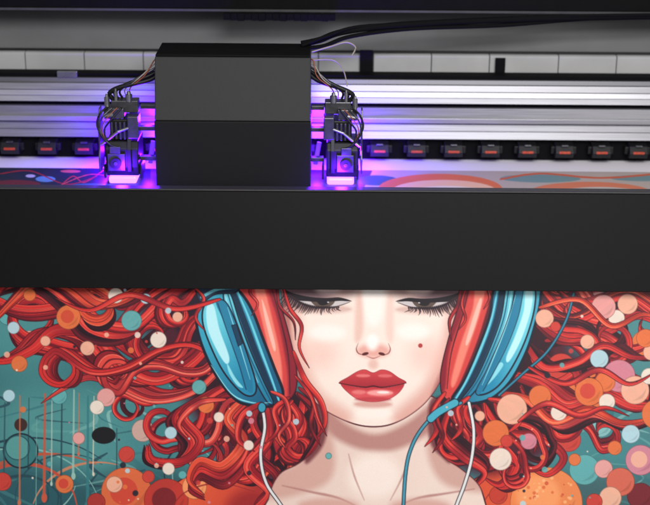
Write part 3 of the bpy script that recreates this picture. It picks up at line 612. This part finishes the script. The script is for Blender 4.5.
# pinch rollers
def roller(xc):
    z0, z1 = zat(156.5, YG-.015), zat(142.5, YG-.015); h = z1-z0
    hw = .034
    b = MB().prism([(YG-.022, z0+h*.08), (YG-.028, z0+h*.45), (YG-.016, z1-h*.12), (YG+.018, z1), (YG+.018, z0)], xc-hw*.72, xc+hw*.72)
    b.box(xc-hw, xc+hw, YG-.006, YG+.016, z0+h*.25, z1-h*.25)
    r = b.build('pinch_roller', M['black'], pr, .0015)
    c = MB()
    c.prism([(YG-.0285, z0+h*.40), (YG-.0285, z0+h*.54), (YG-.020, z0+h*.58), (YG-.020, z0+h*.40)], xc-.015, xc+.015)
    sub(c, 'warning_lens', M['red'], r, .0006)
    sub(MB().tube([(xc-.026, YG-.012, z0+.010), (xc+.026, YG-.012, z0+.010)], .0095, 14), 'roller_wheel', M['void'], r)
    sub(MB().box(xc-.009, xc+.009, YG-.0235, YG-.012, z1-h*.14, z1-h*.04), 'lever', M['gun'], r, .001)
sp = xat(416, 148, YG-.02)-xat(379, 148, YG-.02)
x0 = xat(379, 148, YG-.02)
xx = x0+math.ceil((XL+.05-x0)/sp)*sp
while xx < XR-.05:
    roller(xx); xx += sp

# ------------------------------------------------------------------ carriage
YC = .112
cx0, cx1 = xat(154, 140, YC), xat(310, 140, YC)
ca = empty('print_carriage', ((cx0+cx1)/2, .22, ZP+.008), 'boxy black print carriage with glowing violet lamps on both sides riding the rail', 'printer carriage')
zlo = ZP+.008; zm = zat(122, YC); zu = zat(58, YC+.045)
YB = YC+.045+.15
MB().prism([(YC, zlo), (YC, zm-.0008), (YB, zm-.0008), (YB, zlo)], cx0, cx1).build('lower_cover', M['cover_shaded'], ca, .0025)
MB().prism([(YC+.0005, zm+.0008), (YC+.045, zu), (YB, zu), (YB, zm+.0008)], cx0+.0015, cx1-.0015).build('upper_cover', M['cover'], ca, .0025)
MB().box(cx0+.003, cx1-.003, YC+.047, YB, zu+.0005, zu+.006).build('shaded_lid', M['shaded_lid'], ca, .002)
MB().box(cx0+.06, cx1-.06, YB+.001, YG-.009, zat(120, YG), zat(88, YG)).build('slide_bearing', M['steel'], ca, .003)
def lamp(pa, pb, s):
    """pa..pb outer body in px; s=-1 left of the carriage, +1 right"""
    Y0, Y1 = .15, .25
    x0, x1 = xat(pa, 150, Y0), xat(pb, 150, Y0); w = x1-x0
    Z = lambda p: zat(p, Y0)
    xin = cx0 if s < 0 else cx1
    U = lambda t: (x0+w*t) if s < 0 else (x1-w*t)          # t = 0 at the outer side, 1 next to the housing
    def bx(mb, ta, tb, ya, yb_, pa_, pb_):
        a, b = sorted((U(ta), U(tb))); return mb.box(a, b, ya, yb_, Z(pa_), Z(pb_))
    L = MB()
    L.prism([(Y0, Z(177)), (Y0-.006, Z(168)), (Y0-.006, Z(150)), (Y0+.006, Z(143)), (Y1, Z(143)), (Y1, Z(177))], x0+w*.10, x1-w*.04)
    bx(L, .22, .72, Y0+.012, Y1-.02, 142.5, 122)
    L = L.build('uv_lamp', M['black'], ca, .003)
    f = MB()
    for i in range(4): bx(f, .26+i*.11, .26+i*.11+.05, Y0+.003, Y0+.0115, 141, 124)
    sub(f, 'cooling_fins', M['gun'], L, .0006)
    g = MB(); bx(g, .14, .88, Y0+.001, Y1-.01, 185.5, 178)
    sub(g, 'lamp_glass', M['uv'], L, .006)
    for ta, tb in ((.02, .08), (.96, 1.02)):
        g = MB(); bx(g, ta, tb, Y0+.004, Y1-.02, 180, 166); sub(g, 'lamp_shield', M['black'], L, .0008)
    # outer side plate, cut to an irregular outline
    ys = U(-.03)
    sub(MB().prism([(Y0-.014, Z(172)), (Y0-.014, Z(158)), (Y0-.002, Z(150)), (Y0-.002, Z(128)), (Y0+.02, Z(112)), (Y0+.05, Z(112)), (Y0+.06, Z(172))], min(ys, ys+s*.004), max(ys, ys+s*.004)), 'side_plate', M['gun'], L, .0008)
    # front cover plate, stepped, with round fan
    fc = MB(); bx(fc, .16, .62, Y0-.013, Y0-.0065, 171, 154); bx(fc, .22, .5, Y0-.012, Y0-.0055, 153.8, 147)
    sub(fc, 'front_plate', M['gun'], L, .0012)
    xc = U(.38); zc = Z(163)
    sub(MB().tube([(xc, Y0-.019, zc), (xc, Y0-.0132, zc)], .014, 24), 'fan_ring', M['black'], L)
    sub(MB().tube([(xc, Y0-.021, zc), (xc, Y0-.0192, zc)], .005, 14), 'fan_hub', M['gun'], L)
    # angled strap across the front
    a0, b0 = sorted((U(.68), U(.78)))
    sub(MB().prism([(Y0-.012, Z(172)), (Y0-.012, Z(150)), (Y0+.004, Z(138)), (Y0+.008, Z(138)), (Y0-.008, Z(151)), (Y0-.008, Z(172))], a0, b0), 'front_strap', M['black'], L, .0008)
    # head clamp
    hc = MB(); bx(hc, .08, .6, Y0+.01, Y0+.06, 121.6, 111); bx(hc, .25, .95, Y0+.03, Y0+.07, 117, 105); bx(hc, .7, .98, Y0+.0, Y0+.05, 140, 118)
    sub(hc, 'mounting_bracket', M['gun'], L, .002)
    for t, p0, p1, r in ((.14, 111, 102, .007), (.38, 108, 96, .005), (.72, 106, 99, .009)):
        xk = U(t)
        sub(MB().tube([(xk, Y0+.035, Z(p0)), (xk, Y0+.035, Z(p1)), (xk, Y0+.035, Z(p1-.3)), (xk, Y0+.035, Z(p1-3))], [r, r, r*.6, r*.5], 12), 'clamp_bolt', M['steel'], L)
    sub(MB().tube([(U(.0), Y0-.004, Z(146)), (U(.45), Y0+.0, Z(133)), (U(.86), Y0+.006, Z(128))], .0042, 10), 'latch', M['steel'], L)
    sub(MB().tube([(U(.1), Y0+.004, Z(118)), (U(.34), Y0+.004, Z(116.5))], .0065, 12), 'connector', M['steel'], L)
    # loose wires round the clamp
    for k, (mm, rr) in enumerate(((M['black'], .0028), (M['gun'], .0022), (M['wire_o'], .0014), (M['black'], .0024))):
        o = .12*k
        pts = [(U(.2+o), Y0+.01, Z(110)), (U(.02+o*.6), Y0-.006, Z(114+3*k)), (U(-.08+o*.5), Y0-.004, Z(126+2*k)), (U(.06+o*.4), Y0-.010, Z(138+2*k)), (U(.3+o*.5), Y0-.008, Z(148))]
        sub(MB().tube(cat(pts, 6), rr, 8), 'wire', mm, L, 0, True)
    # side arms to the housing
    for p, ya in ((131, .03), (160, .02), (112, .06)):
        a, b = sorted((U(.97), xin))
        sub(MB().box(a, b, Y0+ya, Y0+ya+.02, Z(p+4), Z(p)), 'side_arm', M['gun'], L, .001)
    xg = (U(1)+xin)/2
    sub(MB().tube([(xg-.004, Y0+.055, Z(170)), (xg+.006, Y0+.055, Z(148))], .006, 12), 'added_glow', M['uvdim'], L)  # added glowing piece standing in for violet light in the gap
    # hoses
    for k, (mm, rr) in enumerate(((M['black'], .006), (M['black'], .0045), (M['gun'], .003), (M['wire_w'], .0016), (M['wire_o'], .0016))):
        xh = U(.3+.1*k)
        pts = [(xh, Y0+.05+.01*k, Z(106)), (xh+s*(.010-.004*k), Y0+.045, Z(99-1.5*k)), (xh-s*(.02+.006*k), Y0+.04, Z(92-3*k)), (xin-s*(-.022+.004*k), Y0+.05, Z(86-5*k)), (xin-s*.004, Y0+.06, Z(80-4*k))]
        sub(MB().tube(cat(pts, 6), rr, 8), 'hose' if k < 3 else 'wire', mm, L, 0, True)
    return L
lamp(101, 139, -1)
lamp(322, 359, 1)

# ------------------------------------------------------------------ trailing cable and cable chain
def P3(px, py, Y): return tuple(on_plane(px, py, Y))
cb = MB().tube(cat([P3(300, 44, .28), P3(318, 40, .29), P3(340, 32, .31), P3(390, 25, .34), P3(470, 20, .38), P3(570, 16, .41), P3(690, 13, .43), P3(735, 13, .43)], 8), .0085, 12)
cb.tube(cat([P3(300, 48, .27), P3(322, 46, .28), P3(350, 36, .31), P3(410, 28, .35), P3(500, 24, .39), P3(600, 16, .42), P3(735, 14, .43)], 8), .0055, 10)
cb.tube(cat([P3(300, 46, .26), P3(325, 36, .28), P3(360, 26, .32), P3(440, 22, .37), P3(540, 15, .40), P3(735, 11, .43)], 8), .0045, 10)
o = cb.build('trailing_cable', M['void'], None, 0, True); o['label'] = 'black cable bundle rising from the carriage top towards the right end of the hood'; o['category'] = 'cable'
ww = MB()
ww.tube(cat([P3(310, 52, .26), P3(330, 46, .27), P3(345, 42, .28), P3(354, 47, .28), P3(350, 56, .27)], 8), .0020, 8)
ww.tube(cat([P3(310, 60, .25), P3(332, 60, .26), P3(342, 70, .26), P3(346, 86, .24)], 8), .0016, 8)
ww.build('wiring_loom', M['wire_w'], ca, 0, True)
cc = empty('cable_chain', P3(430, 18, .41), 'dark jointed cable chain lying under the hood edge above the carriage', 'cable chain')
for i in range(16):
    px = 222+i*7
    MB().box(xat(px, 17, .42), xat(px+6.8, 17, .42), .41, .43, zat(20+(i % 3)*.4, .42), zat(13.5, .42)).build('chain_link', M['void'], cc, .001)

# ------------------------------------------------------------------ lights
def area(name, loc, tgt, sx, sy, e, col=(1, 1, 1)):
    l = bpy.data.lights.new(name, 'AREA'); l.shape = 'RECTANGLE'; l.size = sx; l.size_y = sy; l.energy = e; l.color = col
    o = bpy.data.objects.new(name, l); COL.objects.link(o); o.location = loc
    o.rotation_euler = (Vector(tgt)-Vector(loc)).to_track_quat('-Z', 'Y').to_euler(); return o
area('room_light', (.5, -2.4, 2.0), (.15, .1, 0), 1.9, 1.0, 94, (1, .985, .97))
area('room_fill', (1.4, -2.6, .7), (0, .2, 0), 1.2, 1.2, 15, (1, .98, .96))
def uvp(px, py, Y, e, r=.012):
    l = bpy.data.lights.new('uv_light', 'POINT'); l.energy = e; l.color = (.10, .004, 1.0); l.shadow_soft_size = r
    o = bpy.data.objects.new('uv_light', l); COL.objects.link(o); o.location = on_plane(px, py, Y)
for px in (147, 316): uvp(px, 118, .28, 3.4); uvp(px, 160, .23, 2.6)
for px in (106, 356): uvp(px, 150, .28, 4.2)
for px in (121, 341): uvp(px, 176, .100, 2.6, .012)
w = bpy.data.worlds.new('World'); SC.world = w; w.use_nodes = True
w.node_tree.nodes['Background'].inputs[0].default_value = (.95, .97, 1, 1); w.node_tree.nodes['Background'].inputs[1].default_value = .24
SC.view_settings.view_transform = 'Standard'; SC.view_settings.look = 'None'; SC.view_settings.exposure = 0
# ------------------------------------------------------------------ camera
cd = bpy.data.cameras.new('camera'); cam = bpy.data.objects.new('camera', cd); COL.objects.link(cam)
cd.sensor_width = 36; cd.lens = 36*D/(650*K0); cd.clip_end = 50; cd.clip_start = .05
cam.matrix_world = Matrix.Translation(CAM) @ Matrix.Rotation(math.radians(90)-TH, 4, 'X') @ Matrix.Rotation(math.radians(.4), 4, 'Z')
cd.dof.use_dof = True; cd.dof.focus_distance = D+.02; cd.dof.aperture_fstop = 1.2
SC.camera = cam
